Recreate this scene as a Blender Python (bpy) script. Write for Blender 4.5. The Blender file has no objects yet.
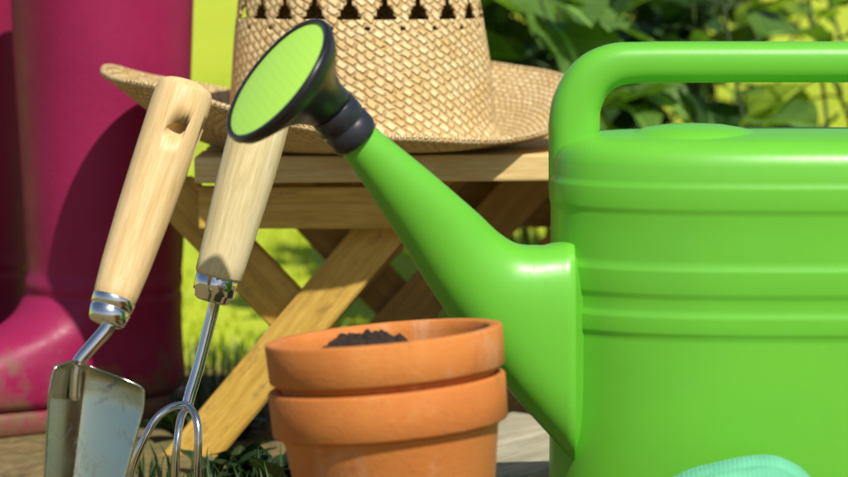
import bpy, bmesh, math, random
from mathutils import Vector, Matrix, Quaternion, noise
random.seed(7)
R = math.radians
sc = bpy.context.scene
col = sc.collection

# ---------------------------------------------------------------- camera maths
D, H, PITCH, F = 1.5, 0.381, R(6.0), 2550.0      # distance to Y=0 plane, height, tilt, focal in photo px
CAM = Vector((0, -D, H))
FW = Vector((0, math.cos(PITCH), -math.sin(PITCH)))
UP = Vector((0, math.sin(PITCH), math.cos(PITCH)))
def P(px, py, Y):
    """world point at real depth Y that the survey of the photo gives for (px, py)"""
    d = FW + Vector((1, 0, 0)) * ((px - 424) / F) + UP * (-(py - 238.5) / F)
    return CAM + d * ((Y + D) / d.y)
def S(px, Y):
    return px * (D + Y) / F

# ---------------------------------------------------------------- mesh helpers
def link(o, root):
    col.objects.link(o)
    if root is not None:
        o.parent = root
    return o
def empty(name, loc, label, cat, group=None):
    o = bpy.data.objects.new(name, None); col.objects.link(o)
    o.empty_display_size = 0.02
    o.location = loc
    o['label'] = label; o['category'] = cat
    if group: o['group'] = group
    return o
def tag(o, label, cat, group=None):
    o['label'] = label; o['category'] = cat
    if group: o['group'] = group
    return o
def mesh(name, verts, faces, mat, root=None, base=None, smooth=True, uvs=None):
    """verts in world space; object origin goes to root's location (or base)"""
    o0 = Vector(base) if base is not None else (Vector(root.location) if root else Vector((0, 0, 0)))
    me = bpy.data.meshes.new(name)
    me.from_pydata([tuple(Vector(v) - o0) for v in verts], [], faces)
    if uvs is not None:
        ul = me.uv_layers.new(name='UVMap')
        for l in me.loops:
            ul.data[l.index].uv = uvs[l.vertex_index]
    bm = bmesh.new(); bm.from_mesh(me)
    bmesh.ops.recalc_face_normals(bm, faces=bm.faces)
    bm.to_mesh(me); bm.free()
    for p in me.polygons: p.use_smooth = smooth
    me.materials.append(mat)
    o = bpy.data.objects.new(name, me)
    link(o, root)
    if root is None: o.location = o0
    return o
def rings(rs, closed_ends=(True, True), loop=False):
    """loft equal-length rings of points -> verts, faces"""
    n = len(rs[0]); v = [p for r in rs for p in r]; f = []
    for i in range(len(rs) - 1):
        for j in range(n):
            a, b = i * n + j, i * n + (j + 1) % n
            f.append((a, b, b + n, a + n))
    if closed_ends[0]: f.append(tuple(range(n))[::-1])
    if closed_ends[1]: f.append(tuple(range((len(rs) - 1) * n, len(rs) * n)))
    return v, f
def ring(c, ax, ay, n=32, e=2.0):
    out = []
    for k in range(n):
        t = 2 * math.pi * k / n
        ct, st = math.cos(t), math.sin(t)
        out.append(c + ax * math.copysign(abs(ct) ** (2 / e), ct) + ay * math.copysign(abs(st) ** (2 / e), st))
    return out
def basis(d):
    d = d.normalized()
    h = Vector((0, 0, 1)) if abs(d.z) < 0.9 else Vector((0, 1, 0))
    x = d.cross(h).normalized(); y = x.cross(d).normalized()
    return x, y
def tube(pts, rad, n=12, caps=(True, True), ref=None):
    rs = []
    for i, p in enumerate(pts):
        d = pts[min(i + 1, len(pts) - 1)] - pts[max(i - 1, 0)]
        d.normalize()
        if ref is not None:
            x = d.cross(ref).normalized(); y = x.cross(d).normalized()
        else:
            x, y = basis(d)
        r = rad[i] if isinstance(rad, (list, tuple)) else rad
        rs.append(ring(p, x * r, y * r, n))
    return rings(rs, caps)
def lerp(a, b, t): return a + (b - a) * t
def spline(pts, n):
    """Catmull-Rom through pts (Vectors or tuples of floats)"""
    pts = [Vector(p) for p in pts]
    q = [pts[0] * 2 - pts[1]] + pts + [pts[-1] * 2 - pts[-2]]
    out = []
    for i in range(1, len(q) - 2):
        for k in range(n):
            t = k / n
            a, b, c, d = q[i - 1], q[i], q[i + 1], q[i + 2]
            out.append(0.5 * ((2 * b) + (c - a) * t + (2 * a - 5 * b + 4 * c - d) * t * t + (3 * b - a - 3 * c + d) * t ** 3))
    out.append(pts[-1])
    return out
def lathe(name, prof, c, axis, mat, root, n=48, caps=(False, False), base=None, wob=0.0):
    """prof: list of (distance along axis, radius)"""
    axis = axis.normalized(); x, y = basis(axis)
    v, f = rings([ring(c + axis * h, x * r, y * r, n) for h, r in prof], caps)
    return mesh(name, v, f, mat, root, base)
def board(name, c, length, width, thick, along, normal, mat, root, bev=0.0015, seg=10):
    """plank with local X along its grain; slight sag/wobble and eased edges"""
    along = along.normalized(); normal = (normal - along * normal.dot(along)).normalized()
    side = normal.cross(along)
    bm = bmesh.new()
    bmesh.ops.create_cube(bm, size=1)
    for v in bm.verts: v.co = Vector((v.co.x * length, v.co.y * width, v.co.z * thick))
    bmesh.ops.bevel(bm, geom=bm.edges[:], offset=bev, segments=2, affect='EDGES', profile=0.6)
    me = bpy.data.meshes.new(name); bm.to_mesh(me); bm.free()
    for p in me.polygons: p.use_smooth = False
    me.materials.append(mat)
    o = bpy.data.objects.new(name, me); link(o, root)
    m = Matrix((along, side, normal)).transposed().to_4x4()
    o.rotation_mode = 'QUATERNION'
    o.rotation_quaternion = m.to_quaternion()
    o.location = c - (Vector(root.location) if root else Vector((0, 0, 0)))
    return o
def mod(o, kind, **kw):
    m = o.modifiers.new(kind.lower(), kind)
    for k, val in kw.items(): setattr(m, k, val)
    return m

# ---------------------------------------------------------------- materials
class NT:
    def __init__(self, name, rough=0.5, base=(.5, .5, .5), **kw):
        self.m = bpy.data.materials.new(name); self.m.use_nodes = True
        self.t = self.m.node_tree; self.b = self.t.nodes['Principled BSDF']
        self.b.inputs['Roughness'].default_value = rough
        self.b.inputs['Base Color'].default_value = (*base, 1)
        for k, v in kw.items(): self.b.inputs[k.replace('_', ' ')].default_value = v
    def n(self, typ, **kw):
        nd = self.t.nodes.new(typ)
        for k, v in kw.items():
            if k.startswith('i_'):
                key = k[2:].replace('_', ' ')
                nd.inputs[int(key) if key.isdigit() else key].default_value = v
            else: setattr(nd, k, v)
        return nd
    def l(self, a, b): self.t.links.new(a, b)
    def coord(self, kind='Object', scale=(1, 1, 1), vary=False):
        tc = self.n('ShaderNodeTexCoord'); mp = self.n('ShaderNodeMapping')
        mp.inputs['Scale'].default_value = scale
        if vary:
            oi = self.n('ShaderNodeObjectInfo'); ad = self.n('ShaderNodeVectorMath', operation='ADD')
            sc_ = self.n('ShaderNodeMath', operation='MULTIPLY', i_1=37.0)
            self.l(oi.outputs['Random'], sc_.inputs[0])
            self.l(tc.outputs[kind], ad.inputs[0]); self.l(sc_.outputs[0], ad.inputs[1])
            self.l(ad.outputs[0], mp.inputs[0])
        else: self.l(tc.outputs[kind], mp.inputs[0])
        return mp.outputs[0]
    def noise(self, vec, scale, detail=4, rough=0.55, dist=0.0):
        nd = self.n('ShaderNodeTexNoise'); nd.inputs['Scale'].default_value = scale
        nd.inputs['Detail'].default_value = detail; nd.inputs['Roughness'].default_value = rough
        nd.inputs['Distortion'].default_value = dist
        self.l(vec, nd.inputs['Vector']); return nd.outputs['Fac']
    def ramp(self, fac, stops):
        r = self.n('ShaderNodeValToRGB'); e = r.color_ramp.elements
        while len(e) < len(stops): e.new(0.5)
        for k, (p, c) in enumerate(stops):
            e[k].position = p
            e[k].color = (*c, 1) if not isinstance(c, (int, float)) else (c, c, c, 1)
        self.l(fac, r.inputs[0]); return r.outputs[0]
    def mix(self, fac, a, b, mode='MIX'):
        x = self.n('ShaderNodeMix', data_type='RGBA', blend_type=mode)
        for sock, v in ((x.inputs[0], fac), (x.inputs[6], a), (x.inputs[7], b)):
            if isinstance(v, (int, float)): sock.default_value = v
            elif isinstance(v, tuple): sock.default_value = (*v, 1)
            else: self.l(v, sock)
        return x.outputs[2]
    def bump(self, h, strength=0.3, dist=0.001):
        b = self.n('ShaderNodeBump'); b.inputs['Strength'].default_value = strength
        b.inputs['Distance'].default_value = dist
        self.l(h, b.inputs['Height']); self.l(b.outputs[0], self.b.inputs['Normal'])
    def base(self, c): self.l(c, self.b.inputs['Base Color'])
    def rough(self, c): self.l(c, self.b.inputs['Roughness'])

def plastic(name, c, rough=0.32, speck=0.12):
    t = NT(name, rough, c)
    v = t.coord('Object')
    n1 = t.noise(v, 9, 5); n2 = t.noise(v, 160, 3)
    dark = tuple(x * (1 - speck) for x in c)
    t.base(t.mix(t.ramp(n1, [(0.35, 0), (0.7, 1)]), c, dark))
    t.rough(t.ramp(n1, [(0.3, rough * 0.85), (0.75, min(1, rough * 1.5))]))
    v3 = t.coord('Object', (60, 60, 7)); scr = t.noise(v3, 3.0, 4, 0.7, 1.5)
    dust = t.noise(v, 26, 6, 0.75)
    t.base(t.mix(t.ramp(dust, [(0.58, 0), (0.80, 0.22)]), t.mix(t.ramp(n1, [(0.35, 0), (0.7, 1)]), c, dark), tuple(min(1, x * .75 + .10) for x in c)))
    t.rough(t.mix(t.ramp(scr, [(0.55, 0), (0.75, 0.5)]), t.ramp(n1, [(0.3, rough * 0.85), (0.75, min(1, rough * 1.5))]), 0.7 if False else (0.62, 0.62, 0.62)))
    t.bump(n2, 0.12, 0.0006)
    t.b.inputs['Subsurface Weight'].default_value = 0.0
    return t.m
GREEN = plastic('green_plastic', (0.138, 0.50, 0.034), 0.33)
BLACK = plastic('black_plastic', (0.012, 0.012, 0.014), 0.30)
COLLAR = plastic('collar_plastic', (0.022, 0.024, 0.032), 0.28)
def rubber():
    t = NT('magenta_rubber', 0.3, Specular_IOR_Level=0.22)
    v = t.coord('Object'); n1 = t.noise(v, 6, 5); n2 = t.noise(v, 34, 6, 0.7); n3 = t.noise(v, 150, 3)
    c = t.mix(t.ramp(n1, [(0.35, 0), (0.7, 1)]), (0.31, 0.017, 0.080), (0.23, 0.011, 0.055))
    sep = t.n('ShaderNodeSeparateXYZ'); t.l(v, sep.inputs[0])
    m = t.n('ShaderNodeMath', operation='MULTIPLY_ADD', i_1=-4.5); t.l(sep.outputs[2], m.inputs[0]); t.l(n2, m.inputs[2])
    c = t.mix(t.ramp(m.outputs[0], [(0.26, 0), (0.44, 0.85)]), c, (0.17, 0.105, 0.05))
    t.base(c)
    t.rough(t.ramp(n2, [(0.3, 0.34), (0.7, 0.55)]))
    t.bump(t.mix(0.25, n1, n3), 0.35, 0.004)
    return t.m
BOOT = rubber()
def knit():
    t = NT('teal_knit', 0.85)
    v = t.coord('Object'); n1 = t.noise(v, 30, 5, 0.65)
    wv = t.n('ShaderNodeTexWave'); wv.inputs['Scale'].default_value = 120; wv.inputs['Distortion'].default_value = 2.0; wv.inputs['Detail'].default_value = 2
    t.l(v, wv.inputs['Vector'])
    c = t.mix(t.ramp(n1, [(0.35, 0), (0.68, 1)]), (0.15, 0.52, 0.30), (0.10, 0.40, 0.23))
    t.base(t.mix(t.ramp(wv.outputs['Fac'], [(0.1, 0.18), (0.5, 0)]), c, (0.10, 0.38, 0.2)))
    t.bump(wv.outputs['Fac'], 0.3, 0.0008)
    return t.m
TEAL = knit()

def rose_mat():
    t = NT('lime_plastic', 0.42)
    v = t.coord('UV', (16, 16, 16))
    vo = t.n('ShaderNodeTexVoronoi'); vo.inputs['Scale'].default_value = 1.0
    vo.inputs['Randomness'].default_value = 0.0
    t.l(v, vo.inputs['Vector'])
    hole = t.ramp(vo.outputs['Distance'], [(0.10, 1), (0.16, 0)])
    t.base(t.mix(hole, (0.52, 0.92, 0.10), (0.40, 0.78, 0.07)))
    return t.m
LIME = rose_mat()

def terracotta():
    t = NT('terracotta', 0.82)
    v = t.coord('Object', vary=True)
    n1 = t.noise(v, 11, 6, 0.6, 0.4); n2 = t.noise(v, 70, 5, 0.6); n3 = t.noise(v, 420, 2)
    c = t.ramp(n1, [(0.25, (0.45, 0.125, 0.022)), (0.5, (0.56, 0.18, 0.030)), (0.75, (0.62, 0.23, 0.045))])
    c = t.mix(t.ramp(n2, [(0.56, 0), (0.75, 0.25)]), c, (0.66, 0.33, 0.13))
    c = t.mix(t.ramp(n3, [(0.66, 0), (0.74, 0.5)]), c, (0.25, 0.075, 0.025))
    v3 = t.coord('Object', (1, 1, .35), vary=True)
    c = t.mix(t.ramp(t.noise(v3, 26, 6, 0.7, 0.6), [(0.57, 0), (0.70, 0.42)]), c, (0.66, 0.42, 0.25))
    c = t.mix(t.ramp(t.noise(v3, 17, 6, 0.75), [(0.60, 0), (0.72, 0.6)]), c, (0.22, 0.075, 0.02))
    t.base(c)
    h = t.mix(0.5, n2, n3); t.bump(h, 0.4, 0.0014)
    return t.m
TERRA = terracotta()

def wood(name, lo, mid, hi, rough=0.6, stretch=14, scale=9, knot=True, dirt=None):
    t = NT(name, rough)
    v = t.coord('Object', (1, stretch, stretch), vary=True)
    v2 = t.coord('Object', (2.5, 6, 6), vary=True)
    grain = t.noise(v, scale, 6, 0.62, 0.5)
    fine = t.noise(v, scale * 6, 4, 0.6)
    blot = t.noise(v2, 6, 3)
    c = t.ramp(grain, [(0.28, lo), (0.5, mid), (0.72, hi)])
    c = t.mix(t.ramp(fine, [(0.42, 0.45), (0.6, 0)]), c, lo)
    c = t.mix(t.ramp(blot, [(0.45, 0), (0.8, 0.5)]), c, hi)
    if dirt:
        c = t.mix(t.ramp(t.noise(v2, 14, 5, 0.7), [(0.56, 0), (0.68, 0.55)]), c, dirt)
    t.base(c)
    t.bump(t.mix(0.5, grain, fine), 0.35, 0.0012)
    return t.m
ASH = wood('pale_wood', (0.52, 0.33, 0.12), (0.74, 0.52, 0.23), (0.82, 0.63, 0.34), 0.5, 16, 9)
ASH2 = wood('bleached_wood', (0.54, 0.42, 0.18), (0.78, 0.65, 0.34), (0.86, 0.77, 0.50), 0.55, 16, 9)
PINE = wood('golden_pine', (0.40, 0.21, 0.025), (0.64, 0.39, 0.06), (0.74, 0.50, 0.12), 0.6, 14, 8, dirt=(0.20, 0.12, 0.03))
SEATW = wood('pale_pine', (0.54, 0.33, 0.09), (0.74, 0.52, 0.20), (0.82, 0.66, 0.34), 0.6, 14, 8)  # paler pine tone for the seat slats
DARKW = wood('shaded_pine', (0.20, 0.115, 0.03), (0.36, 0.22, 0.06), (0.46, 0.30, 0.10), 0.7, 14, 8)  # shade under the seat is put into the colour of the back boards
GREYW = wood('weathered_plank', (0.24, 0.22, 0.14), (0.40, 0.37, 0.25), (0.52, 0.48, 0.34), 0.75, 14, 8)

def steel(name, c):
    t = NT(name, 0.14, c, Metallic=1.0)
    v = t.coord('Object'); n1 = t.noise(v, 40, 5)
    dirt = t.ramp(t.noise(v, 55, 6, 0.75, 0.8), [(0.56, 0), (0.68, 1)])
    t.rough(t.mix(dirt, t.ramp(n1, [(0.3, 0.09), (0.75, 0.30)]), (0.55, 0.55, 0.55)))
    t.base(t.mix(dirt, c, tuple(x * .55 for x in c)))
    t.bump(t.noise(v, 25, 2), 0.05, 0.001)
    return t.m
STEEL = steel('polished_steel', (0.80, 0.80, 0.79))
DSTEEL = steel('dark_steel', (0.52, 0.57, 0.48))  # darker, greener tone for the trowel blade

def straw(name, bw, bh, rot=0.0):
    t = NT(name, 0.62)
    v = t.coord('UV')
    v.node.inputs['Rotation'].default_value = (0, 0, rot)
    br = t.n('ShaderNodeTexBrick'); br.offset = 0.5; br.squash = 1.0
    for k, val in (('Scale', 1.0), ('Mortar Size', 0.0016), ('Mortar Smooth', 1.0), ('Bias', 0.0),
                   ('Brick Width', bw), ('Row Height', bh)):
        br.inputs[k].default_value = val
    br.inputs['Color1'].default_value = (0.92, 0.74, 0.38, 1)
    br.inputs['Color2'].default_value = (0.72, 0.50, 0.20, 1)
    br.inputs['Mortar'].default_value = (0.56, 0.34, 0.12, 1)
    nz = t.n('ShaderNodeTexNoise'); nz.inputs['Scale'].default_value = 85; nz.inputs['Detail'].default_value = 3
    t.l(v, nz.inputs['Vector'])
    off = t.n('ShaderNodeVectorMath', operation='MULTIPLY_ADD'); off.inputs[1].default_value = (.0085, .0052, 0); off.inputs[2].default_value = (-.0042, -.0026, 0)
    t.l(nz.outputs['Color'], off.inputs[0])
    ad = t.n('ShaderNodeVectorMath', operation='ADD'); t.l(v, ad.inputs[0]); t.l(off.outputs[0], ad.inputs[1]); v0 = v; v = ad.outputs[0]
    t.l(v, br.inputs['Vector'])
    n1 = t.noise(v, 70, 4); n2 = t.noise(v, 900, 3)
    c = t.mix(t.ramp(n1, [(0.4, 0), (0.7, 0.45)]), br.outputs['Color'], (0.80, 0.62, 0.36))
    c = t.mix(t.ramp(n2, [(0.5, 0), (0.7, 0.28)]), c, (0.46, 0.26, 0.08))
    t.base(c)
    # each strand bulges across its row
    sep = t.n('ShaderNodeSeparateXYZ'); t.l(v, sep.inputs[0])
    mu = t.n('ShaderNodeMath', operation='MULTIPLY', i_1=math.pi / bh); t.l(sep.outputs[1], mu.inputs[0])
    si = t.n('ShaderNodeMath', operation='SINE'); t.l(mu.outputs[0], si.inputs[0])
    ab = t.n('ShaderNodeMath', operation='ABSOLUTE'); t.l(si.outputs[0], ab.inputs[0])
    inv = t.n('ShaderNodeMath', operation='SUBTRACT', i_0=1.0); t.l(br.outputs['Fac'], inv.inputs[1])
    h = t.n('ShaderNodeMath', operation='MULTIPLY'); t.l(inv.outputs[0], h.inputs[0]); t.l(inv.outputs[0], h.inputs[1])
    t.bump(h.outputs[0], 1.0, 0.0026)
    return t.m
STRAW = straw('woven_straw', 0.0080, 0.0060)
STRAWD = straw('diagonal_woven_straw', 0.0086, 0.0058, R(37))
BIND = straw('straw_binding', 0.004, 0.02)

def leafmat(name, c1, c2, trans=0.25):
    t = NT(name, 0.42)
    v = t.coord('UV')
    sep = t.n('ShaderNodeSeparateXYZ'); t.l(v, sep.inputs[0])
    # midrib and side veins from the leaf's own UVs
    d = t.n('ShaderNodeMath', operation='SUBTRACT', i_1=0.5); t.l(sep.outputs[0], d.inputs[0])
    a = t.n('ShaderNodeMath', operation='ABSOLUTE'); t.l(d.outputs[0], a.inputs[0])
    rib = t.ramp(a.outputs[0], [(0.015, 1), (0.05, 0)])
    k = t.n('ShaderNodeMath', operation='MULTIPLY_ADD', i_1=-0.55); t.l(a.outputs[0], k.inputs[0]); t.l(sep.outputs[1], k.inputs[2])
    m = t.n('ShaderNodeMath', operation='MULTIPLY', i_1=44.0); t.l(k.outputs[0], m.inputs[0])
    s = t.n('ShaderNodeMath', operation='SINE'); t.l(m.outputs[0], s.inputs[0])
    vein = t.ramp(s.outputs[0], [(0.88, 0), (0.99, 0.5)])
    ob = t.coord('Object'); n1 = t.noise(ob, 16, 4)
    c = t.mix(t.ramp(n1, [(0.35, 0), (0.68, 1)]), c1, c2)
    c = t.mix(rib, c, tuple(min(1, x * 2.2 + 0.02) for x in c2))
    c = t.mix(vein, c, tuple(min(1, x * 1.5) for x in c2))
    t.base(c)
    t.bump(s.outputs[0], 0.25, 0.001)
    tr = t.n('ShaderNodeBsdfTranslucent'); mx = t.n('ShaderNodeMixShader'); mx.inputs[0].default_value = trans
    tc = t.mix(1.0, c, (1.6, 1.9, 0.5), 'MULTIPLY'); t.l(tc, tr.inputs[0])
    out = t.t.nodes['Material Output']
    t.l(t.b.outputs[0], mx.inputs[1]); t.l(tr.outputs[0], mx.inputs[2]); t.l(mx.outputs[0], out.inputs[0])
    return t.m
LEAF_D = leafmat('dark_leaf', (0.014, 0.042, 0.010), (0.035, 0.085, 0.016), 0.2)
LEAF_K = leafmat('shaded_leaf', (0.008, 0.022, 0.007), (0.022, 0.05, 0.012), 0.15)  # low weeds: shade by the stool is put into this leaf colour
LEAF_M = leafmat('mid_leaf', (0.065, 0.14, 0.022), (0.13, 0.24, 0.04), 0.28)
LEAF_Y = leafmat('yellow_leaf', (0.10, 0.20, 0.02), (0.34, 0.44, 0.04), 0.4)
STEM = plastic('plant_stem', (0.05, 0.085, 0.022), 0.6)

def blade_mat(name, c1, c2, trans):
    t = NT(name, 0.5)
    oi = t.n('ShaderNodeNewGeometry')
    c = t.mix(oi.outputs['Random Per Island'], c1, c2)
    t.base(c)
    tr = t.n('ShaderNodeBsdfTranslucent'); mx = t.n('ShaderNodeMixShader'); mx.inputs[0].default_value = trans
    t.l(c, tr.inputs[0])
    out = t.t.nodes['Material Output']
    t.l(t.b.outputs[0], mx.inputs[1]); t.l(tr.outputs[0], mx.inputs[2]); t.l(mx.outputs[0], out.inputs[0])
    return t.m
GRASS = blade_mat('lime_grass', (0.40, 0.50, 0.012), (0.58, 0.66, 0.025), 0.5)
WEED = blade_mat('dark_grass', (0.025, 0.06, 0.015), (0.07, 0.12, 0.03), 0.3)

def ground_mat():
    t = NT('garden_ground', 0.95)
    v = t.coord('Object')
    n1 = t.noise(v, 7, 6, 0.6); n2 = t.noise(v, 60, 5, 0.7); n3 = t.noise(v, 260, 3)
    soil = t.ramp(n2, [(0.3, (0.075, 0.048, 0.018)), (0.5, (0.18, 0.125, 0.045)), (0.7, (0.30, 0.22, 0.085))])
    soil = t.mix(t.ramp(n1, [(0.45, 0), (0.65, 0.7)]), soil, (0.12, 0.13, 0.03))
    lawn = t.mix(t.ramp(t.noise(v, 1.1, 5), [(0.35, 0), (0.65, 1)]), (0.40, 0.50, 0.012), (0.52, 0.60, 0.018))
    lawn = t.mix(t.ramp(n2, [(0.4, 0.12), (0.6, 0)]), lawn, (0.28, 0.40, 0.012))
    sep = t.n('ShaderNodeSeparateXYZ'); t.l(v, sep.inputs[0])
    ad = t.n('ShaderNodeMath', operation='MULTIPLY_ADD', i_1=0.45, i_2=-0.225); t.l(n1, ad.inputs[0])
    su = t.n('ShaderNodeMath', operation='ADD'); t.l(sep.outputs[1], su.inputs[0]); t.l(ad.outputs[0], su.inputs[1])
    edge = t.ramp(su.outputs[0], [(0.86, 0), (0.98, 1)])
    t.base(t.mix(edge, soil, lawn))
    t.bump(t.mix(0.5, n2, n3), 0.7, 0.006)
    return t.m
GROUND = ground_mat()

def soil_mat():
    t = NT('potting_soil', 0.95)
    v = t.coord('Object'); n = t.noise(v, 220, 5, 0.7)
    t.base(t.ramp(n, [(0.3, (0.012, 0.007, 0.004)), (0.6, (0.050, 0.026, 0.012)), (0.8, (0.14, 0.08, 0.035))]))
    t.bump(n, 1.0, 0.004)
    return t.m
SOIL = soil_mat()

# ---------------------------------------------------------------- ground and lawn
def gz(x, y):
    bump = 0.0
    n = 0.004 * noise.noise(Vector((x * 6, y * 6, 0.3))) if -1.5 < x < 1.5 and 0.25 < y < 3 else 0.0
    return bump + n
def axis_list(lo, hi, a, b, step):
    out = []; v = a
    while v <= b + 1e-6: out.append(v); v += step
    k = step; v = b
    while v < hi: k *= 1.5; v += k; out.append(min(v, hi))
    k = step; v = a; pre = []
    while v > lo: k *= 1.5; v -= k; pre.append(max(v, lo))
    return pre[::-1] + out
gx = axis_list(-300, 300, -0.8, 0.8, 0.04); gy = axis_list(-40, 600, -0.4, 1.6, 0.04)
v = [(x, y, gz(x, y)) for y in gy for x in gx]; nx = len(gx)
f = [(j * nx + i, j * nx + i + 1, (j + 1) * nx + i + 1, (j + 1) * nx + i) for j in range(len(gy) - 1) for i in range(nx - 1)]
g = mesh('ground', v, f, GROUND); g['kind'] = 'structure'

def blades(name, spots, mat, hmin, hmax, w):
    V, Fc = [], []
    for x, y, z in spots:
        a = random.uniform(0, 6.283); h = random.uniform(hmin, hmax); lean = random.uniform(0.1, 0.6) * h
        dx, dy = math.cos(a), math.sin(a); sx, sy = -dy * w, dx * w
        i = len(V)
        V += [(x - sx, y - sy, z - 0.003), (x + sx, y + sy, z - 0.003),
              (x + dx * lean * .35 - sx * .7, y + dy * lean * .35 - sy * .7, z + h * .55),
              (x + dx * lean * .35 + sx * .7, y + dy * lean * .35 + sy * .7, z + h * .55),
              (x + dx * lean, y + dy * lean, z + h)]
        Fc += [(i, i + 1, i + 3, i + 2), (i + 2, i + 3, i + 4)]
    me = bpy.data.meshes.new(name); me.from_pydata(V, [], Fc); me.materials.append(mat)
    o = bpy.data.objects.new(name, me); col.objects.link(o); return o
spots = []
while len(spots) < 11000:
    y = 0.95 + 7.5 * random.random() ** 1.6
    hw = 0.19 * (y + 1.5) + 0.35
    x = random.uniform(-hw, hw)
    spots.append((x, y, gz(x, y)))
o = blades('lawn_grass', spots, GRASS, 0.008, 0.018, 0.003); o['kind'] = 'stuff'
spots = []
while len(spots) < 2600:
    x = random.uniform(-0.75, 0.6); y = random.uniform(0.28, 1.0)
    if noise.noise(Vector((x * 5, y * 5, 2.0))) < -0.05 or (x < -0.24 and y < 0.62) or (x > -0.1 and y < .56): continue
    spots.append((x, y, gz(x, y)))
o = blades('ground_cover', spots, WEED, 0.012, 0.035, 0.0016); o['kind'] = 'stuff'

# ---------------------------------------------------------------- watering can
CY = 0.08
cc = P(785, 300, CY); ccx = cc.x
can = empty('watering_can', (ccx, CY, 0.0), 'large bright green plastic watering can with long spout and black rose', 'watering can')
A_, B_ = 0.1465, 0.078
FRONT = CY - B_
prof = [(576, -.012), (570, -.004), (562, -.0005), (540, 0), (450, 0.0), (345, 0.0), (339, -.0001), (336.5, .0008), (334, .0010), (321, .0010), (318.5, .0009),
        (316, .0002), (312, 0), (303, 0), (300, .0002), (297, .0009), (294, .0011), (274, .0011), (271.5, .0010), (269, .0001), (262, 0), (240, 0), (218, 0), (214.5, 0.0002),
        (212, .0008), (209, .0010), (191, .0010), (188.5, .0008), (186, .0), (182, -.0003), (168, -.001), (158, -.003), (151, -.0065), (146, -.012), (142.5, -.02), (140, -.032), (138.5, -.05), (138, -.07)]
zb = [(P(700, 576, FRONT).z)]
rs = []
zlow = P(700, 576, FRONT).z
for py, off in prof:
    z = P(700, py, FRONT).z
    z = 0.002 if py == 576 else z
    rs.append(ring(Vector((ccx, CY, z)), Vector((A_ + off, 0, 0)), Vector((0, B_ + off, 0)), 128, 2.65))
v, f = rings(rs, (True, True))
body = mesh('body', v, f, GREEN, can)
ztop = rs[-1][0].z
# filler dome behind the handle base
dome = [(-.006, .044), (.0005, .0425), (.0035, .038), (.0062, .030), (.0078, .020), (.0086, .009), (.0087, .0005)]
lathe('filler_lid', dome, Vector((P(692, 140, CY).x, CY - 0.012, ztop - .0042)), Vector((0, 0, 1)), GREEN, can, 48)
# handle
hp = [(574, 190), (574, 160), (574, 128), (577, 103), (590, 79), (611, 66), (640, 62.5), (700, 62), (800, 62), (900, 62), (945, 64), (975, 77), (992, 103), (996, 130), (996, 160), (996, 190)]
pts = spline([P(a, b, CY) for a, b in hp], 6)
rs = []
for i, p in enumerate(pts):
    d = (pts[min(i + 1, len(pts) - 1)] - pts[max(i - 1, 0)]).normalized()
    n_ = d.cross(Vector((0, 1, 0))).normalized()
    k = S(25.5, CY) if i < 18 else S(20.5 + 0.0 * i, CY)
    if 12 <= i < 36: k = lerp(S(26, CY), S(20.5, CY), (i - 12) / 24)
    rs.append(ring(p, n_ * k, Vector((0, 0.0155, 0)), 28, 2.6))
v, f = rings(rs); mesh('handle', v, f, GREEN, can)
# spout: (top edge, bottom edge, Y, half thickness)
sp = [((361, 117), (335, 146), 0.000, .0125), ((392, 141), (357, 175), 0.006, .0145), ((428, 170), (382, 212), 0.014, .0170),
      ((456, 194), (404, 246), 0.022, .0195), ((480, 215), (428, 285), 0.030, .0220), ((498, 232), (452, 320), 0.036, .0250),
      ((518, 244), (482, 358), 0.042, .0285), ((544, 246), (518, 400), 0.046, .0310), ((564, 241), (564, 450), 0.050, .0335), ((572.5, 240.5), (572.5, 458), 0.0505, .0335), ((573.3, 241.5), (573.3, 457), 0.0505, .0325), ((573.5, 244), (573.5, 454), 0.0515, .024), ((604, 248), (604, 458), 0.060, .018)]
ks = [Vector((t[0], t[1], y)) for t, b, y, h in sp]; kb = [Vector((b[0], b[1], h)) for t, b, y, h in sp]
st, sb = spline(ks[:8], 5)[:-1] + ks[7:], spline(kb[:8], 5)[:-1] + kb[7:]
rs = []
for a, b in zip(st, sb):
    tp, bt = P(a.x, a.y, a.z), P(b.x, b.y, a.z)
    rs.append(ring((tp + bt) / 2, (tp - bt) / 2, Vector((0, b.z, 0)), 48, 2.1 + 1.3 * max(0, min(1, (a.x - 500) / 80))))
v, f = rings(rs); mesh('spout', v, f, GREEN, can)
# neck collar and rose
n0 = Vector((-.76 * .93, -.36, .645 * .93)).normalized()
rc = P(276, 78, -0.035)
c1, c2 = P(332, 110, -0.008), P(354, 136, -0.0015)
axn = (c1 - c2).normalized()
def fr(c, n, r, k=48):
    x = n.cross(Vector((0, 1, 0))).normalized(); y = x.cross(n).normalized()
    return ring(c, x * r, y * r, k)
v, f = rings([fr(lerp(c2, c1, t), axn, r) for t, r in ((-.12, .0120), (-.1, .0142), (.0, .0150), (.1, .0152), (.42, .0152), (.46, .0143), (.54, .0143), (.58, .0152), (1.0, .0150), (1.08, .0140), (1.12, .012))])
mesh('collar', v, f, COLLAR, can)
RR = S(75, -0.035)
seq = []
for t, r in ((0.0, RR * .93), (0.0, RR * .985), (-.0012, RR * 1.0), (-.004, RR * 1.0), (-.0055, RR * .97), (-.0075, RR * .955)):
    seq.append((rc + n0 * t, n0, r))
b0 = rc - n0 * .0075
for t, r in ((.12, .86), (.25, .73), (.38, .60), (.52, .49), (.68, .41), (.85, .36), (1.0, .335)):
    seq.append((lerp(b0, c1, t), lerp(n0, axn, t).normalized(), RR * r))
seq = [(rc - n0 * .002, n0, RR * .91)] + seq
v, f = rings([fr(c, n, r, 64) for c, n, r in seq], (False, True))
rose = mesh('rose', v, f, BLACK, can)
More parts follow.
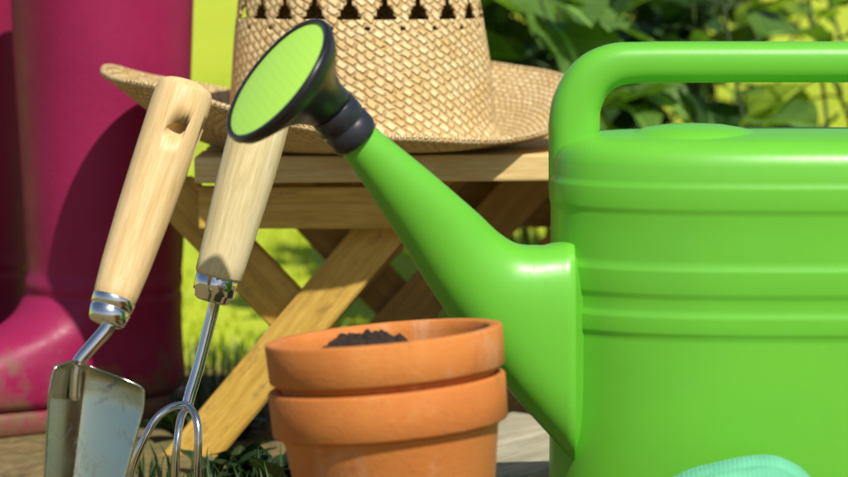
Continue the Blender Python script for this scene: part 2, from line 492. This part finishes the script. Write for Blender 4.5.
# slightly domed, recessed green face with rings of spray holes
x = n0.cross(Vector((0, 1, 0))).normalized(); y = x.cross(n0).normalized()
V, UVs = [], []
fl = [1.0, .985, .9, .75, .6, .45, .3, .15]
for q in fl:
    for p in ring(Vector((0, 0, 0)), x * q, y * q, 64):
        V.append(rc + n0 * (0.0025 * (1 - q * q) - 0.0012) + p * RR * .925)
        UVs.append((p.dot(x) * .5 + .5, p.dot(y) * .5 + .5))
fc = [(i * 64 + j, i * 64 + (j + 1) % 64, (i + 1) * 64 + (j + 1) % 64, (i + 1) * 64 + j) for i in range(len(fl) - 1) for j in range(64)]
fc.append(tuple(range((len(fl) - 1) * 64, len(fl) * 64)))
mesh('rose_face', V, fc, LIME, can, uvs=UVs)

# ---------------------------------------------------------------- terracotta pots
PY = -0.09
tilt = Quaternion((0, 1, 0), R(-5.2)) @ Quaternion((1, 0, 0), R(-2.6))
up = tilt @ Vector((0, 0, 1))
def make_pot(name, rim_c, rim_r, rim_h, height, label):
    base = rim_c - up * height
    root = empty(name, base, label, 'flower pot', 'stacked terracotta pots')
    br = rim_r * 0.66; wall = 0.007
    neck = rim_r * 0.925
    outer = [(0.0, br - .003), (0.002, br), (height - rim_h - .004, neck - .0015), (height - rim_h - 0.001, neck), ]
    inner = [(height - .001, rim_r - wall - .0005), (height - .006, rim_r - wall - .001), (height - rim_h, neck - wall), (.012, br - wall), (.010, .0005)]
    x, y = up.cross(Vector((0, 1, 0))).normalized(), None
    y = x.cross(up).normalized()
    v, f = rings([ring(base + up * h, x * r, y * r, 96) for h, r in outer], (True, False))
    mesh('body', v, f, TERRA, root)
    rim = [(height - rim_h - 0.001, neck - 0.001), (height - rim_h, rim_r * .978), (height - rim_h + .0009, rim_r * .990), (height - rim_h * .5, rim_r * .996), (height - .0015, rim_r), (height - .0004, rim_r - .0006),
           (height, rim_r - .0016), (height - .0002, rim_r - wall + .001)] + inner
    v, f = rings([ring(base + up * h, x * r, y * r, 96) for h, r in rim], (False, True))
    mesh('rim', v, f, TERRA, root)
    return root
r1 = S(120.5, PY); r2 = S(120.5, PY)
top1 = P(383.5, 333.0, PY)                       # centre of the upper rim's mouth
zoff = S(45, PY)
top2 = P(386.5, 333 + 48, PY)
h2 = (top2.z - 0.006) / up.z
make_pot('terracotta_pot', top2, r2, S(46, PY), h2, 'lower terracotta pot of the stack, holding another pot inside it')
make_pot('terracotta_pot', top1, r1, S(41, PY), h2 * 0.93, 'upper terracotta pot of the stack, with dark soil at its mouth')
# soil heaped in the mouth of the upper pot
xx = up.cross(Vector((0, 1, 0))).normalized(); yy = xx.cross(up).normalized()
if xx.x < 0: xx = -xx
if yy.y < 0: yy = -yy
V = []; N = 140; M = 46; rsoil = r1 - 0.0085
for i in range(M + 1):
    q = i / M
    for j in range(N):
        t = 2 * math.pi * j / N
        px_, py_ = q * math.cos(t), q * math.sin(t)
        hgt = -0.016 + 0.0142 * math.exp(-(((px_ + .20) / .46) ** 4 + ((py_ - .30) / .6) ** 2))
        hgt += 0.0028 * noise.noise(Vector((px_ * 9, py_ * 9, 1))) + 0.0026 * noise.noise(Vector((px_ * 17, py_ * 17, 5))) + 0.0014 * abs(noise.noise(Vector((px_ * 40, py_ * 40, 9))))
        V.append(top1 + xx * px_ * rsoil + yy * py_ * rsoil + up * hgt)
fc = [(i * N + j, i * N + (j + 1) % N, (i + 1) * N + (j + 1) % N, (i + 1) * N + j) for i in range(M) for j in range(N)]
so = mesh('potting_soil', V, fc, SOIL, None, base=top1 - up * .01)
tag(so, 'dark crumbly soil heaped in the mouth of the upper terracotta pot', 'soil')

# ---------------------------------------------------------------- wooden stool with crossed boards
FY = 0.45
stool = empty('wooden_stool', (P(302, 300, FY).x + 0.09, FY + 0.12, 0.0), 'low golden wooden stool with crossed legs under the straw hat', 'stool')
zt = P(300, 155, FY).z; zbm = P(300, 181.5, FY).z
xl, xr = P(194, 170, FY).x, P(750, 170, FY).x
th = zt - zbm
for k, (yc, w) in enumerate(((FY + .040, .078), (FY + .123, .078), (FY + .206, .078))):
    board('seat_slat', Vector(((xl + xr) / 2 + .002 * k, yc, (zt + zbm) / 2)), xr - xl, w, th, Vector((1, 0, 0.008 if k == 0 else 0)), Vector((0, 0, 1)), SEATW, stool, .002)
za, zc = P(300, 186, FY + .012).z, P(300, 229, FY + .012).z
xa, xb_ = P(182, 200, FY).x, P(449, 200, FY).x
xa = max(xa, xl + .002)
board('apron', Vector(((xa + xb_) / 2, FY + .021, (za + zc) / 2 - 0.0005)), xb_ - xa, za - zc - .001, .016, Vector((1, 0, 0.0)), Vector((0, -1, 0)), PINE, stool)
def cross_board(c, dpx, y, length, wpx, mat, thick=.016, z0=None):
    d = (P(c[0] + dpx[0], c[1] + dpx[1], y) - P(c[0], c[1], y)); d.y = 0
    return board('leg_board', P(c[0], c[1], y), length, S(wpx, y), thick, d, Vector((0, -1, 0)), mat, stool)
ctr = (302, 324)
ya, yb = FY + .040, FY + .058           # front board A (leans right), board B behind it
def leg(cx_px, dpx, y, wpx, mat):
    # trimmed square to the ground and to the underside of the seat
    base = P(cx_px, ctr[1], y); d = P(cx_px + dpx[0], ctr[1] + dpx[1], y) - base; d.y = 0; d.normalize()
    if d.z < 0: d = -d
    ztop_, zbot = zbm - .001, gz(base.x, y) - .004
    lo = (zbot - base.z) / d.z; hi = (ztop_ - base.z) / d.z
    L = hi - lo; hw = S(wpx, y) / 2 / abs(d.z)
    t = .008
    def pt(s, hside, yy): return base + d * s + Vector((hside, yy, 0))
    c0 = base + d * (lo + hi) / 2
    # local frame: X along grain
    along = d; nrm = Vector((0, -1, 0)); side = nrm.cross(along)
    m = Matrix((along, side, nrm)).transposed()
    mi = m.inverted()
    corners = []
    for yy in (-t, t):
        for s in (lo, hi):
            for hs in (-hw, hw): corners.append(mi @ (pt(s, hs, yy) - c0))
    fcs = [(0, 1, 3, 2), (4, 6, 7, 5), (0, 4, 5, 1), (2, 3, 7, 6), (0, 2, 6, 4), (1, 5, 7, 3)]
    bm = bmesh.new(); vs = [bm.verts.new(c) for c in corners]
    for q in fcs: bm.faces.new([vs[i] for i in q])
    bmesh.ops.recalc_face_normals(bm, faces=bm.faces)
    bmesh.ops.bevel(bm, geom=bm.edges[:], offset=.0014, segments=2, affect='EDGES')
    me = bpy.data.meshes.new('leg_board'); bm.to_mesh(me); bm.free(); me.materials.append(mat)
    o = bpy.data.objects.new('leg_board', me); link(o, stool)
    o.rotation_mode = 'QUATERNION'; o.rotation_quaternion = m.to_quaternion()
    o.location = c0 - Vector(stool.location)
    return o
leg(302, (-144, 171), ya, 46, PINE); leg(302, (100, 104), yb, 48, PINE)
leg(724, (-144, 171), ya, 46, PINE); leg(724, (100, 104), yb, 48, PINE)
# trellis boards across the back
BY = FY + .225
dA, dB = Vector((-.68, .73)), Vector((.68, .73))
def back_board(cpx, dpx, y, L):
    d = P(cpx[0] + dpx.x * 50, cpx[1] + dpx.y * 50, y) - P(cpx[0], cpx[1], y); d.y = 0
    board('back_lath', P(cpx[0], cpx[1], y), L, S(45, y), .008, d, Vector((0, -1, 0)), DARKW, stool, .001)
for k in range(3): back_board((429 + 96 * k, 291), dA, BY, .30)
back_board((381, 240), dA, BY, .28)
for k in (0, 1, 3): back_board((352 + 96 * k, 256), dB, BY + .010, .30)
board('back_rail', Vector(((xl + xr) / 2 + .03, BY + .0245, zbm - .035)), xr - xl - .05, .05, .015, Vector((1, 0, 0)), Vector((0, -1, 0)), DARKW, stool)

# two weathered planks on the ground
for k, (px_, py_) in enumerate(((512, 434), (538, 472))):
    x, y = ((.035, .440), (.098, .393))[k]
    c = Vector((x, y, 0.013))
    pl = board('plank', c, .22, .072, .022, Vector((.6, .8, 0)), Vector((0, 0, 1)), GREYW, None, .002)
    tag(pl, ('weathered pale plank on the ground, the one lying closer to the stool' if k == 0 else 'weathered pale plank on the ground, the one lying closer to the watering can'), 'plank', 'weathered planks on the ground')

# ---------------------------------------------------------------- straw hat
HX, HY = P(361, 110, .54).x, 0.54
hz = zt + 0.0030
hat = empty('straw_hat', (HX, HY, hz), 'woven straw sun hat with curled brim and openwork crown on stool', 'hat')
NU, NV = 264, 66
ca, cb, ch = .1085, .086, .138
V, UVs = [], []
rows = []
for i in range(NV + 1):
    q = i / NV
    if q < .72:
        h = q / .72 * ch * .93; sc_ = 1 - .13 * (q / .72) ** 1.3
    else:
        u = (q - .72) / .28
        h = ch * (.93 + .10 * math.sin(min(1, u * 1.6) * math.pi / 2) - .16 * max(0, u - .35)); sc_ = .87 * (1 - u ** 1.7 * .995)
    rows.append((h, sc_))
def crown_pt(h, sc_, t):
    fl = 0.010 * max(0, 1 - h / .02) ** 2
    w = .0012 * math.sin(5 * t + h * 40)
    return Vector((HX + (ca * sc_ + fl + w) * math.cos(t), HY + (cb * sc_ + fl + w) * math.sin(t), hz + h))
vlen = 0; prev = None
for i, (h, sc_) in enumerate(rows):
    if i: vlen += math.hypot(h - rows[i - 1][0], (sc_ - rows[i - 1][1]) * ca)
    for j in range(NU):
        t = 2 * math.pi * j / NU
        V.append(crown_pt(h, sc_, t)); UVs.append((j / NU * .60, vlen))
Fc = []
def hole(j, i):
    h = rows[i][0]
    if not (.060 < h < .132) or 0.35 < 2 * math.pi * j / NU < 2.8: return False
    per = 12.0
    a = (j + .5 + 3) % per; a = abs(a - per / 2)
    if .0975 < h < .1135:
        return a < 4.3 * (1 - (h - .0975) / .0170) + .3
    if .0905 < h < .0945:
        b = abs(((j + .5 + 3) % per) - 0.0); b = min(b, per - b)
        return b < 1.2
    return False
for i in range(NV):
    for j in range(NU):
        if hole(j, i): continue
        Fc.append((i * NU + j, i * NU + (j + 1) % NU, (i + 1) * NU + (j + 1) % NU, (i + 1) * NU + j))
cr = mesh('crown', V, Fc, STRAWD, hat, uvs=UVs)
mod(cr, 'SOLIDIFY', thickness=0.0022, offset=-1)
YAW = R(-12)                                     # the hat sits turned a little on the seat
def brim_pt(t, q):
    c_, s_ = math.cos(t), math.sin(t)
    ia, ib = ca + .008, cb + .008
    a = abs(c_)
    oa = S(256, HY) if c_ < 0 else S(236, HY)
    ob = .150
    x = lerp(ia, oa, q) * c_; y = lerp(ib, ob * (1 - .30 * a ** 3 * (1 if c_ < 0 else .3)), q) * s_
    if c_ < 0: z = .050 * a ** 1.45 * q ** 1.3 + .008 * max(0, s_) * q
    else: z = .014 * a ** 2 * q ** 1.3 + .056 * max(0, s_) ** .8 * min(1, a * 2.2 + .25) * q
    z += (.0025 * math.sin(3 * t + 1) + .0018 * math.sin(7 * t)) * q
    z += .0105 * q ** 1.4
    k = q * q
    cy_, sy_ = math.cos(YAW * k), math.sin(YAW * k)
    return Vector((HX + x * cy_ + y * sy_, HY + (x * -sy_ + y * cy_), hz + z))
NB, MB_ = 200, 24
V, UVs = [], []
for i in range(MB_ + 1):
    for j in range(NB):
        t = 2 * math.pi * j / NB
        V.append(brim_pt(t, i / MB_)); UVs.append((j / NB * 1.0, i / MB_ * .11))
Fc = [(i * NB + j, i * NB + (j + 1) % NB, (i + 1) * NB + (j + 1) % NB, (i + 1) * NB + j) for i in range(MB_) for j in range(NB)]
br_ = mesh('brim', V, Fc, STRAW, hat, uvs=UVs)
mod(br_, 'SOLIDIFY', thickness=0.0026, offset=0)
pts = [brim_pt(2 * math.pi * j / NB, 1.0) for j in range(NB)]
rs = []
for j in range(NB):
    d = (pts[(j + 1) % NB] - pts[j - 1]).normalized(); xx_, yy_ = basis(d)
    rs.append(ring(pts[j], xx_ * .0027, yy_ * .0027, 10))
rs.append(rs[0])
v, f = rings(rs, (False, False)); 
mesh('brim_binding', v, f, BIND, hat, uvs=[(k // 10 / NB * 1.0, k % 10 / 10 * .02) for k in range(len(v))])

# ---------------------------------------------------------------- rubber boots
def make_boot(cx_px, y, ang, label):
    bx = P(cx_px, 200, y).x
    z0 = 0.0
    root = empty('rubber_boot', (bx, y, z0), label, 'boot', 'pair of magenta rubber boots')
    fwd = Vector((math.sin(ang), -math.cos(ang), 0)); lat = Vector((fwd.y, -fwd.x, 0))
    c0 = Vector((bx, y, z0))
    def sl(z, lf, lb, w, e=2.2, sh=0.0):
        out = []
        for k in range(64):
            t = 2 * math.pi * k / 64
            ct, st_ = math.cos(t), math.sin(t)
            a = (lf if ct > 0 else lb) * math.copysign(abs(ct) ** (2 / e), ct)
            ww = w * (1.0 - 0.14 * max(0, ct) ** 2 * (1 if lf > .12 else 0))
            bump_ = 0
            out.append(c0 + fwd * (a + sh) + lat * ww * math.copysign(abs(st_) ** (2 / e), st_) + Vector((0, 0, z)))
        return out
    lv = [(.016, .188, .070, .047), (.028, .192, .072, .0495), (.042, .188, .071, .051), (.056, .172, .069, .0515), (.068, .146, .068, .052), (.078, .115, .067, .053),
          (.088, .090, .066, .0545), (.098, .0775, .0655, .0570), (.105, .0735, .0655, .0595), (.109, .0670, .0630, .0580), (.113, .0695, .0645, .0605), (.120, .0700, .0650, .0615), (.126, .0662, .0635, .0605), (.134, .0665, .065, .0625), (.155, .0670, .0655, .064),
          (.19, .068, .067, .066), (.23, .0695, .069, .0690), (.27, .0715, .071, .0715), (.31, .073, .073, .0735), (.402, .0765, .0765, .0765), (.406, .0765, .0765, .0765)]
    v, f = rings([sl(*q) for q in lv] + [sl(.406, .0725, .0725, .0725), sl(.30, .069, .069, .0695), (sl(.12, .06, .06, .056))], (True, True))
    b = mesh('upper', v, f, BOOT, root); mod(b, 'SUBSURF', levels=1, render_levels=1)
    v, f = rings([sl(.385, .0768, .0768, .0768), sl(.387, .0790, .0790, .0790), sl(.408, .0793, .0793, .0793), sl(.411, .078, .078, .078), sl(.4105, .073, .073, .073)], (False, False))
    mesh('top_band', v, f, BOOT, root)
    v, f = rings([sl(0, .190, .074, .049), sl(.004, .195, .077, .052), sl(.017, .196, .077, .053), sl(.0195, .193, .074, .051)], (True, True))
    mesh('sole', v, f, BOOT, root)
    return root
make_boot(105, 0.665, R(-50), 'magenta rubber boot standing whole beside the stool, hat brim in front of it')
make_boot(-42, 0.82, R(-55), 'magenta rubber boot mostly cut off at the left edge of the photo')

# ---------------------------------------------------------------- hand trowel
def cut_hole(o, c_world, axis, r):
    bm = bmesh.new(); bmesh.ops.create_cone(bm, cap_ends=True, segments=24, radius1=r, radius2=r, depth=.12)
    me = bpy.data.meshes.new('cutter'); bm.to_mesh(me); bm.free()
    k = bpy.data.objects.new('cutter', me); col.objects.link(k)
    k.rotation_mode = 'QUATERNION'; k.rotation_quaternion = Vector((0, 0, 1)).rotation_difference(axis); k.location = c_world
    m = mod(o, 'BOOLEAN', object=k, operation='DIFFERENCE', solver='EXACT')
    bpy.context.view_layer.update()
    dg = bpy.context.evaluated_depsgraph_get()
    new = bpy.data.meshes.new_from_object(o.evaluated_get(dg))
    o.modifiers.remove(m); old = o.data; o.data = new
    bpy.data.objects.remove(k); bpy.data.meshes.remove(me); bpy.data.meshes.remove(old)
def wood_handle(root, top, bot, prof, mat):
    """turned handle, local X along the grain; prof = (fraction from top, radius)"""
    ax = (bot - top); L = ax.length; ax.normalize()
    m = Matrix((ax, *[q for q in basis(ax)])).transposed()
    if m.determinant() < 0: m = Matrix((ax, basis(ax)[1], basis(ax)[0])).transposed()
    n = 40
    v, f = rings([[Vector((t * L, r * math.cos(a), r * math.sin(a))) for a in [2 * math.pi * k / n for k in range(n)]] for t, r in prof])
    me = bpy.data.meshes.new('handle'); me.from_pydata(v, [], f)
    bm = bmesh.new(); bm.from_mesh(me); bmesh.ops.recalc_face_normals(bm, faces=bm.faces); bm.to_mesh(me); bm.free()
    for p in me.polygons: p.use_smooth = True
    me.materials.append(mat)
    o = bpy.data.objects.new('handle', me); link(o, root)
    o.rotation_mode = 'QUATERNION'; o.rotation_quaternion = m.to_quaternion(); o.location = top - Vector(root.location)
    return o
TY = 0.02
tr_top, tr_bot = P(187.5, 84, TY + .06), P(113.5, 301, TY + .012)
tip = P(60, 604, TY - .015)
trowel = empty('hand_trowel', (tip.x, tip.y, 0.0), 'garden hand trowel with pale wooden handle and steel scoop blade', 'trowel')
s1 = S(1.12, TY + .03)
hd = wood_handle(trowel, tr_top, tr_bot, [(0, 14 * s1), (.006, 20 * s1), (.02, 24.5 * s1), (.05, 26.5 * s1), (.12, 27 * s1), (.35, 26 * s1), (.6, 24.5 * s1), (.85, 22 * s1), (.96, 20 * s1), (.99, 19.2 * s1), (1, 18 * s1)], ASH)
bpy.context.view_layer.update()
hx = P(201, 124, TY + .052); tax = (tr_bot - tr_top).normalized()
cut_hole(hd, hx, Vector((.75, 1, .12)).normalized(), .0042)
fa, fb = P(114.5, 298, TY + .0125), P(111, 325, TY + .009)
lathe('ferrule', [(0, 19 * s1), (.001, 19.5 * s1), (.006, 19 * s1), (.0065, 17.8 * s1), (.0075, 17.8 * s1), (.008, 18.6 * s1), (.015, 16.5 * s1), (.0165, 14.5 * s1), (.0168, 4 * s1)], fa, tax, STEEL, trowel, 36, (True, True))
neck = spline([P(112, 318, TY + .009), P(106, 330, TY + .007), P(92, 346, TY + .003), P(80, 360, TY), P(76, 372, TY - .001), P(74, 400, TY - .002)], 6)
v, f = tube(neck, [.0046 - .0012 * (i / len(neck)) for i in range(len(neck))], 14); mesh('neck', v, f, STEEL, trowel)
bt_, bb_ = P(94, 367, TY), P(60, 610, TY - .013)
axb = (bb_ - bt_).normalized(); rt = axb.cross(Vector((0, 1, 0))).normalized()
if rt.x < 0: rt = -rt
nb = rt.cross(axb).normalized()
if nb.y > 0: nb = -nb                                 # towards the viewer
q_ = Quaternion(axb, R(-26)); 
rt, nb = q_ @ rt, q_ @ nb
L = (bb_ - bt_).length
V = []; NS, NT_ = 28, 40
def wd(t):
    if t < .03: return lerp(.45, .96, math.sin(t / .03 * math.pi / 2))
    if t < .12: return lerp(.96, 1.0, (t - .03) / .09)
    if t < .55: return 1 - .22 * (t - .12) / .43
    return .78 * (max(0, 1 - ((t - .55) / .45) ** 2.2)) ** .6
for i in range(NT_ + 1):
    t = i / NT_
    for j in range(NS + 1):
        s_ = j / NS * 2 - 1
        w = S(55, TY) * wd(t); dep = .028 * (wd(t) ** .8) * (1 - .25 * t)
        V.append(bt_ + axb * L * t + rt * s_ * w * (1 - .06 * s_ * s_) + nb * dep * ((abs(s_) ** 1.25 * .75 + s_ * s_ * .25) - .5) + axb * (.004 * (1 - t) * s_))
Fc = [(i * (NS + 1) + j, i * (NS + 1) + j + 1, (i + 1) * (NS + 1) + j + 1, (i + 1) * (NS + 1) + j) for i in range(NT_) for j in range(NS)]
bl = mesh('blade', V, Fc, DSTEEL, trowel); mod(bl, 'SOLIDIFY', thickness=.0016, offset=0); mod(bl, 'SUBSURF', levels=1, render_levels=1)

# ---------------------------------------------------------------- hand fork
KY = 0.12
fk_top, fk_bot = P(268, 96, KY + .012), P(218, 277, KY)
fork = empty('hand_fork', (P(180, 500, KY).x, KY, 0.0), 'three-pronged hand cultivator with bleached wooden handle and steel tines', 'hand fork')
s2 = S(1, KY)
wood_handle(fork, fk_top, fk_bot, [(0, 15 * s2), (.006, 21 * s2), (.03, 26 * s2), (.08, 28.5 * s2), (.25, 29 * s2), (.45, 28.5 * s2), (.7, 26.5 * s2), (.92, 24.5 * s2), (.985, 24 * s2), (1, 22.5 * s2)], ASH2)
axf = (fk_bot - fk_top).normalized()
lathe('ferrule', [(0, 20.5 * s2), (.001, 22 * s2), (.011, 21.5 * s2), (.012, 19 * s2), (.0155, 18 * s2), (.017, 14 * s2), (.0172, 5 * s2)], fk_bot - axf * .0005, axf, STEEL, fork, 36, (True, True))
rod = spline([P(215, 300, KY), P(211, 318, KY), P(199, 365, KY - .004), P(190, 395, KY - .008), P(186, 412, KY - .011)], 6)
v, f = tube(rod, .0038, 14, ref=Vector((0, 1, 0))); mesh('shank', v, f, STEEL, fork)
def gpy(Y): return 238.5 + F * math.tan(math.atan((H + .015) / (D + Y)) - PITCH)
for k, tp in enumerate(([(188, 404), (172, 407), (157, 418), (146, 436), (136, 458), (130, 480), (122, 530), (120, gpy(KY))],
                        [(186, 408), (181, 418), (178, 435), (176, 455), (175, 480), (172, 530), (171, gpy(KY))],
                        [(184, 405), (192, 410), (197, 422), (198.5, 440), (198, 460), (197.5, 480), (196, 530), (194, gpy(KY))])):
    n_ = len(tp)
    pts = spline([P(a, b, KY - .011 - .022 * math.sin(i / (n_ - 1) * math.pi)) for i, (a, b) in enumerate(tp)], 6)
    v, f = tube(pts, [.0025 * (1 - .6 * max(0, (i / len(pts) - .75) / .25)) for i in range(len(pts))], 12, ref=Vector((0, 1, 0)))
    mesh('tine', v, f, STEEL, fork)

# ---------------------------------------------------------------- teal rubber glove in front of the can
GY = -0.065
glv = empty('garden_glove', (P(760, 500, GY).x, GY, 0.0), 'pale teal gardening glove propped against the green watering can', 'glove')
V, Fc = [], []
def cap(pts, rad):
    v, f = tube(pts, rad, 14)
    b = len(V); V.extend(v); Fc.extend([tuple(i + b for i in q) for q in f])
def seg(pxs, rads, n=6):
    pts = spline([P(a - 14, b, y) for a, b, y in pxs], n)
    rr = spline([Vector((r, 0, 0)) for r in rads], n)
    e0 = (pts[0] - pts[1]).normalized(); e1 = (pts[-1] - pts[-2]).normalized()
    r0, r1_ = rr[0].x, rr[-1].x
    pts = [pts[0] + e0 * r0 * .95, pts[0] + e0 * r0 * .7] + pts + [pts[-1] + e1 * r1_ * .7, pts[-1] + e1 * r1_ * .95]
    rad = [r0 * .25, r0 * .7] + [q.x for q in rr] + [r1_ * .7, r1_ * .25]
    cap(pts, rad)
gb = gpy(GY) - 12
for dy, top in ((-.033, 12), (-.011, 2), (.011, 0), (.030, 6)):
    # palm strand then finger: up over the knuckle and down to the ground
    seg([(838, 590, GY + dy * .7), (826, 530, GY + dy * .9), (806, 490 + top, GY + dy), (783, 474.5 + top, GY + dy)], [.014, .0145, .0135, .0125])
    seg([(790, 476 + top, GY + dy), (768, 474 + top, GY + dy), (735, 479 + top, GY + dy * 1.05), (700, 489 + top, GY + dy * 1.1), (665, 515 + top, GY + dy * 1.1), (645, 560 + top * .5, GY + dy * 1.1), (638, gb, GY + dy * 1.1)],
        [.0122, .0112, .0105, .0100, .0098, .0092, .0085])
seg([(815, 520, GY - .03), (780, 550, GY - .055), (745, 580, GY - .07), (720, gb - 4, GY - .075)], [.0135, .012, .0105, .0095])
gl = mesh('hand', V, Fc, TEAL, glv)
mod(gl, 'REMESH', mode='VOXEL', voxel_size=.0022, use_smooth_shade=True)
mod(gl, 'SMOOTH', factor=.5, iterations=6)
rs = []
for t, r in ((0, .036), (.1, .038), (.15, .0365), (.5, .0385), (.9, .042), (1.0, .044), (1.0, .042), (.2, .034)):
    c = lerp(P(821, 575, GY), P(834, gb + 14, GY), t)
    rs.append(ring(c, Vector((.020 * r / .036, 0, 0)), Vector((0, r, 0)), 40))
v, f = rings(rs, (False, False)); mesh('cuff', v, f, TEAL, glv)

# ---------------------------------------------------------------- leafy plants behind the can
def leaf(V, Fc, UVs, p, d, upv, L, W, curl):
    d = d.normalized(); s_ = d.cross(upv).normalized(); n_ = s_.cross(d).normalized()
    b = len(V); nl, nw = 8, 5
    for i in range(nl + 1):
        t = i / nl
        w = W * (math.sin(math.pi * min(1, t ** .72)) ** .85) * .5 + .0006
        c = p + d * L * t * (1 - .12 * curl * t) - n_ * curl * L * t * t * .55
        for j in range(nw):
            q = j / (nw - 1) * 2 - 1
            wav = .05 * W * math.sin(t * 17 + q * 2) * abs(q)
            V.append(c + s_ * w * q + n_ * (abs(q) * w * .38 + wav)); UVs.append((q * .5 + .5, t))
    for i in range(nl):
        for j in range(nw - 1):
            a = b + i * nw + j
            Fc.append((a, a + 1, a + nw + 1, a + nw))
def plant(x, y, h, nst, leaf_n, L, mat, label, seed, zmin=.12, spread=.12):
    rnd = random.Random(seed)
    z0 = gz(x, y)
    root = empty('leafy_plant', (x, y, z0), label, 'plant', 'leafy plants behind the watering can')
    V, Fc, UVs = [], [], []; SV, SF = [], []
    for s_ in range(nst):
        a = rnd.uniform(0, 6.28); rad = spread * math.sqrt(rnd.random())
        b = Vector((x + rad * .35 * math.cos(a), y + rad * .35 * math.sin(a), z0 - .01))
        hh = h * rnd.uniform(.72, 1.0)
        top = Vector((x + rad * math.cos(a) * 1.9, y + rad * math.sin(a) * 1.2, z0 + hh))
        mid = (b + top) / 2 + Vector((rnd.uniform(-.02, .02), rnd.uniform(-.02, .02), .02))
        path = spline([b, mid, top], 8)
        v, f = tube(path, [.0034 * (1 - .6 * i / len(path)) for i in range(len(path))], 7)
        k = len(SV); SV += v; SF += [tuple(i + k for i in q) for q in f]
        for m_ in range(leaf_n):
            t = rnd.uniform(.0, 1.0)
            i = t * (len(path) - 1); i0 = int(i); i1 = min(i0 + 1, len(path) - 1)
            p = lerp(path[i0], path[i1], i - i0)
            if p.z - z0 < zmin: continue
            az = rnd.uniform(0, 6.28); el = rnd.uniform(-.35, .75)
            d = Vector((math.cos(az) * math.cos(el), math.sin(az) * math.cos(el), math.sin(el)))
            pl_ = rnd.uniform(.015, .05); q = p + d * pl_
            v, f = tube([p, lerp(p, q, .5) + Vector((0, 0, .003)), q], .0014, 5)
            k = len(SV); SV += v; SF += [tuple(i_ + k for i_ in q2) for q2 in f]
            LL = L * rnd.uniform(.65, 1.2)
            leaf(V, Fc, UVs, q, d + Vector((0, 0, -.15)), Vector((rnd.uniform(-.4, .4), rnd.uniform(-.4, .4), 1)), LL, LL * rnd.uniform(.62, .88), rnd.uniform(.1, .9))
    mesh('foliage', V, Fc, mat, root, uvs=UVs)
    mesh('stem', SV, SF, STEM, root)
PL = [(.115, 1.10, .46, 6, 10, .12, LEAF_M, 'broad mid-green leafy plant between the straw hat and the can handle', 11, .17, .09),
      (.27, 1.25, .47, 6, 11, .10, LEAF_D, 'dark green leafy plant seen through the left end of the can handle', 12, .14, .09),
      (.42, 1.15, .40, 4, 11, .095, LEAF_M, 'mid-green leafy plant behind the middle of the can handle', 13, .13, .10),
      (.58, 1.30, .42, 4, 11, .095, LEAF_Y, 'yellow-green leafy plant at the right edge above the can handle', 14, .14, .11),
      (.18, 1.62, .56, 12, 15, .11, LEAF_D, 'tall dark leafy plant growing behind the mid-green plant by the hat', 15, .10, .13),
      (.36, 1.80, .52, 6, 9, .10, LEAF_D, 'tall dark leafy plant at the back, above the can handle', 16, .10, .10)]
for q in PL: plant(*q)

# dark weed tufts by the stool's feet
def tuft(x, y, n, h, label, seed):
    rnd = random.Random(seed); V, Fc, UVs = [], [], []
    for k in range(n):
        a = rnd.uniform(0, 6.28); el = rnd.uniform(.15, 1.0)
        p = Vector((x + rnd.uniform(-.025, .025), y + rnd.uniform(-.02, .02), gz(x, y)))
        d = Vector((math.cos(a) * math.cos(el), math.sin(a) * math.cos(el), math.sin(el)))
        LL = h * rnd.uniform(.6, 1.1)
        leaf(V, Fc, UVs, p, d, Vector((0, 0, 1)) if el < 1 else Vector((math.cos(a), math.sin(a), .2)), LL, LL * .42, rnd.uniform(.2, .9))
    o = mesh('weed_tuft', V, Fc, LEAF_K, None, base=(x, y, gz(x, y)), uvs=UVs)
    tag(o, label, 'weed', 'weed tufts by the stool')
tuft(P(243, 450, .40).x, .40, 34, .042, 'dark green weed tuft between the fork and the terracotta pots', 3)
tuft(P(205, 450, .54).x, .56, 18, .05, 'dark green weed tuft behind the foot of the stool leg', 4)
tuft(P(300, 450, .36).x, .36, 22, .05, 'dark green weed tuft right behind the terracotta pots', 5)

# ---------------------------------------------------------------- light, sky, camera
EL, AZ = R(50), R(27)                 # sun height; bearing to the right of the viewer's back
sun_dir = Vector((math.sin(AZ) * math.cos(EL), -math.cos(AZ) * math.cos(EL), math.sin(EL)))   # towards the sun
sl_ = bpy.data.lights.new('sun', 'SUN'); sl_.energy = 4.4; sl_.angle = R(0.9); sl_.color = (1, .955, .88)
so_ = bpy.data.objects.new('sun', sl_); col.objects.link(so_)
so_.rotation_mode = 'QUATERNION'; so_.rotation_quaternion = Vector((0, 0, 1)).rotation_difference(sun_dir); so_.location = (1, -1, 3)
w = bpy.data.worlds.new('World'); sc.world = w; w.use_nodes = True
nt = w.node_tree; bg = nt.nodes['Background']
sky = nt.nodes.new('ShaderNodeTexSky'); sky.sky_type = 'NISHITA'; sky.sun_disc = False
sky.sun_elevation = EL; sky.sun_rotation = math.atan2(sun_dir.x, sun_dir.y)
nt.links.new(sky.outputs[0], bg.inputs[0]); bg.inputs[1].default_value = 0.075
cam = bpy.data.cameras.new('camera'); co = bpy.data.objects.new('camera', cam); col.objects.link(co)
co.location = CAM; co.rotation_euler = (R(90) - PITCH, 0, 0)
cam.sensor_width = 36; cam.lens = 36 * F / 848; cam.clip_end = 1500; cam.clip_start = .05
cam.dof.use_dof = True; cam.dof.focus_distance = 1.68; cam.dof.aperture_fstop = 8.5
sc.camera = co
sc.view_settings.view_transform = 'Standard'; sc.view_settings.look = 'None'
sc.view_settings.exposure = 0.2; sc.view_settings.gamma = 1; sc.view_settings.use_curve_mapping = False
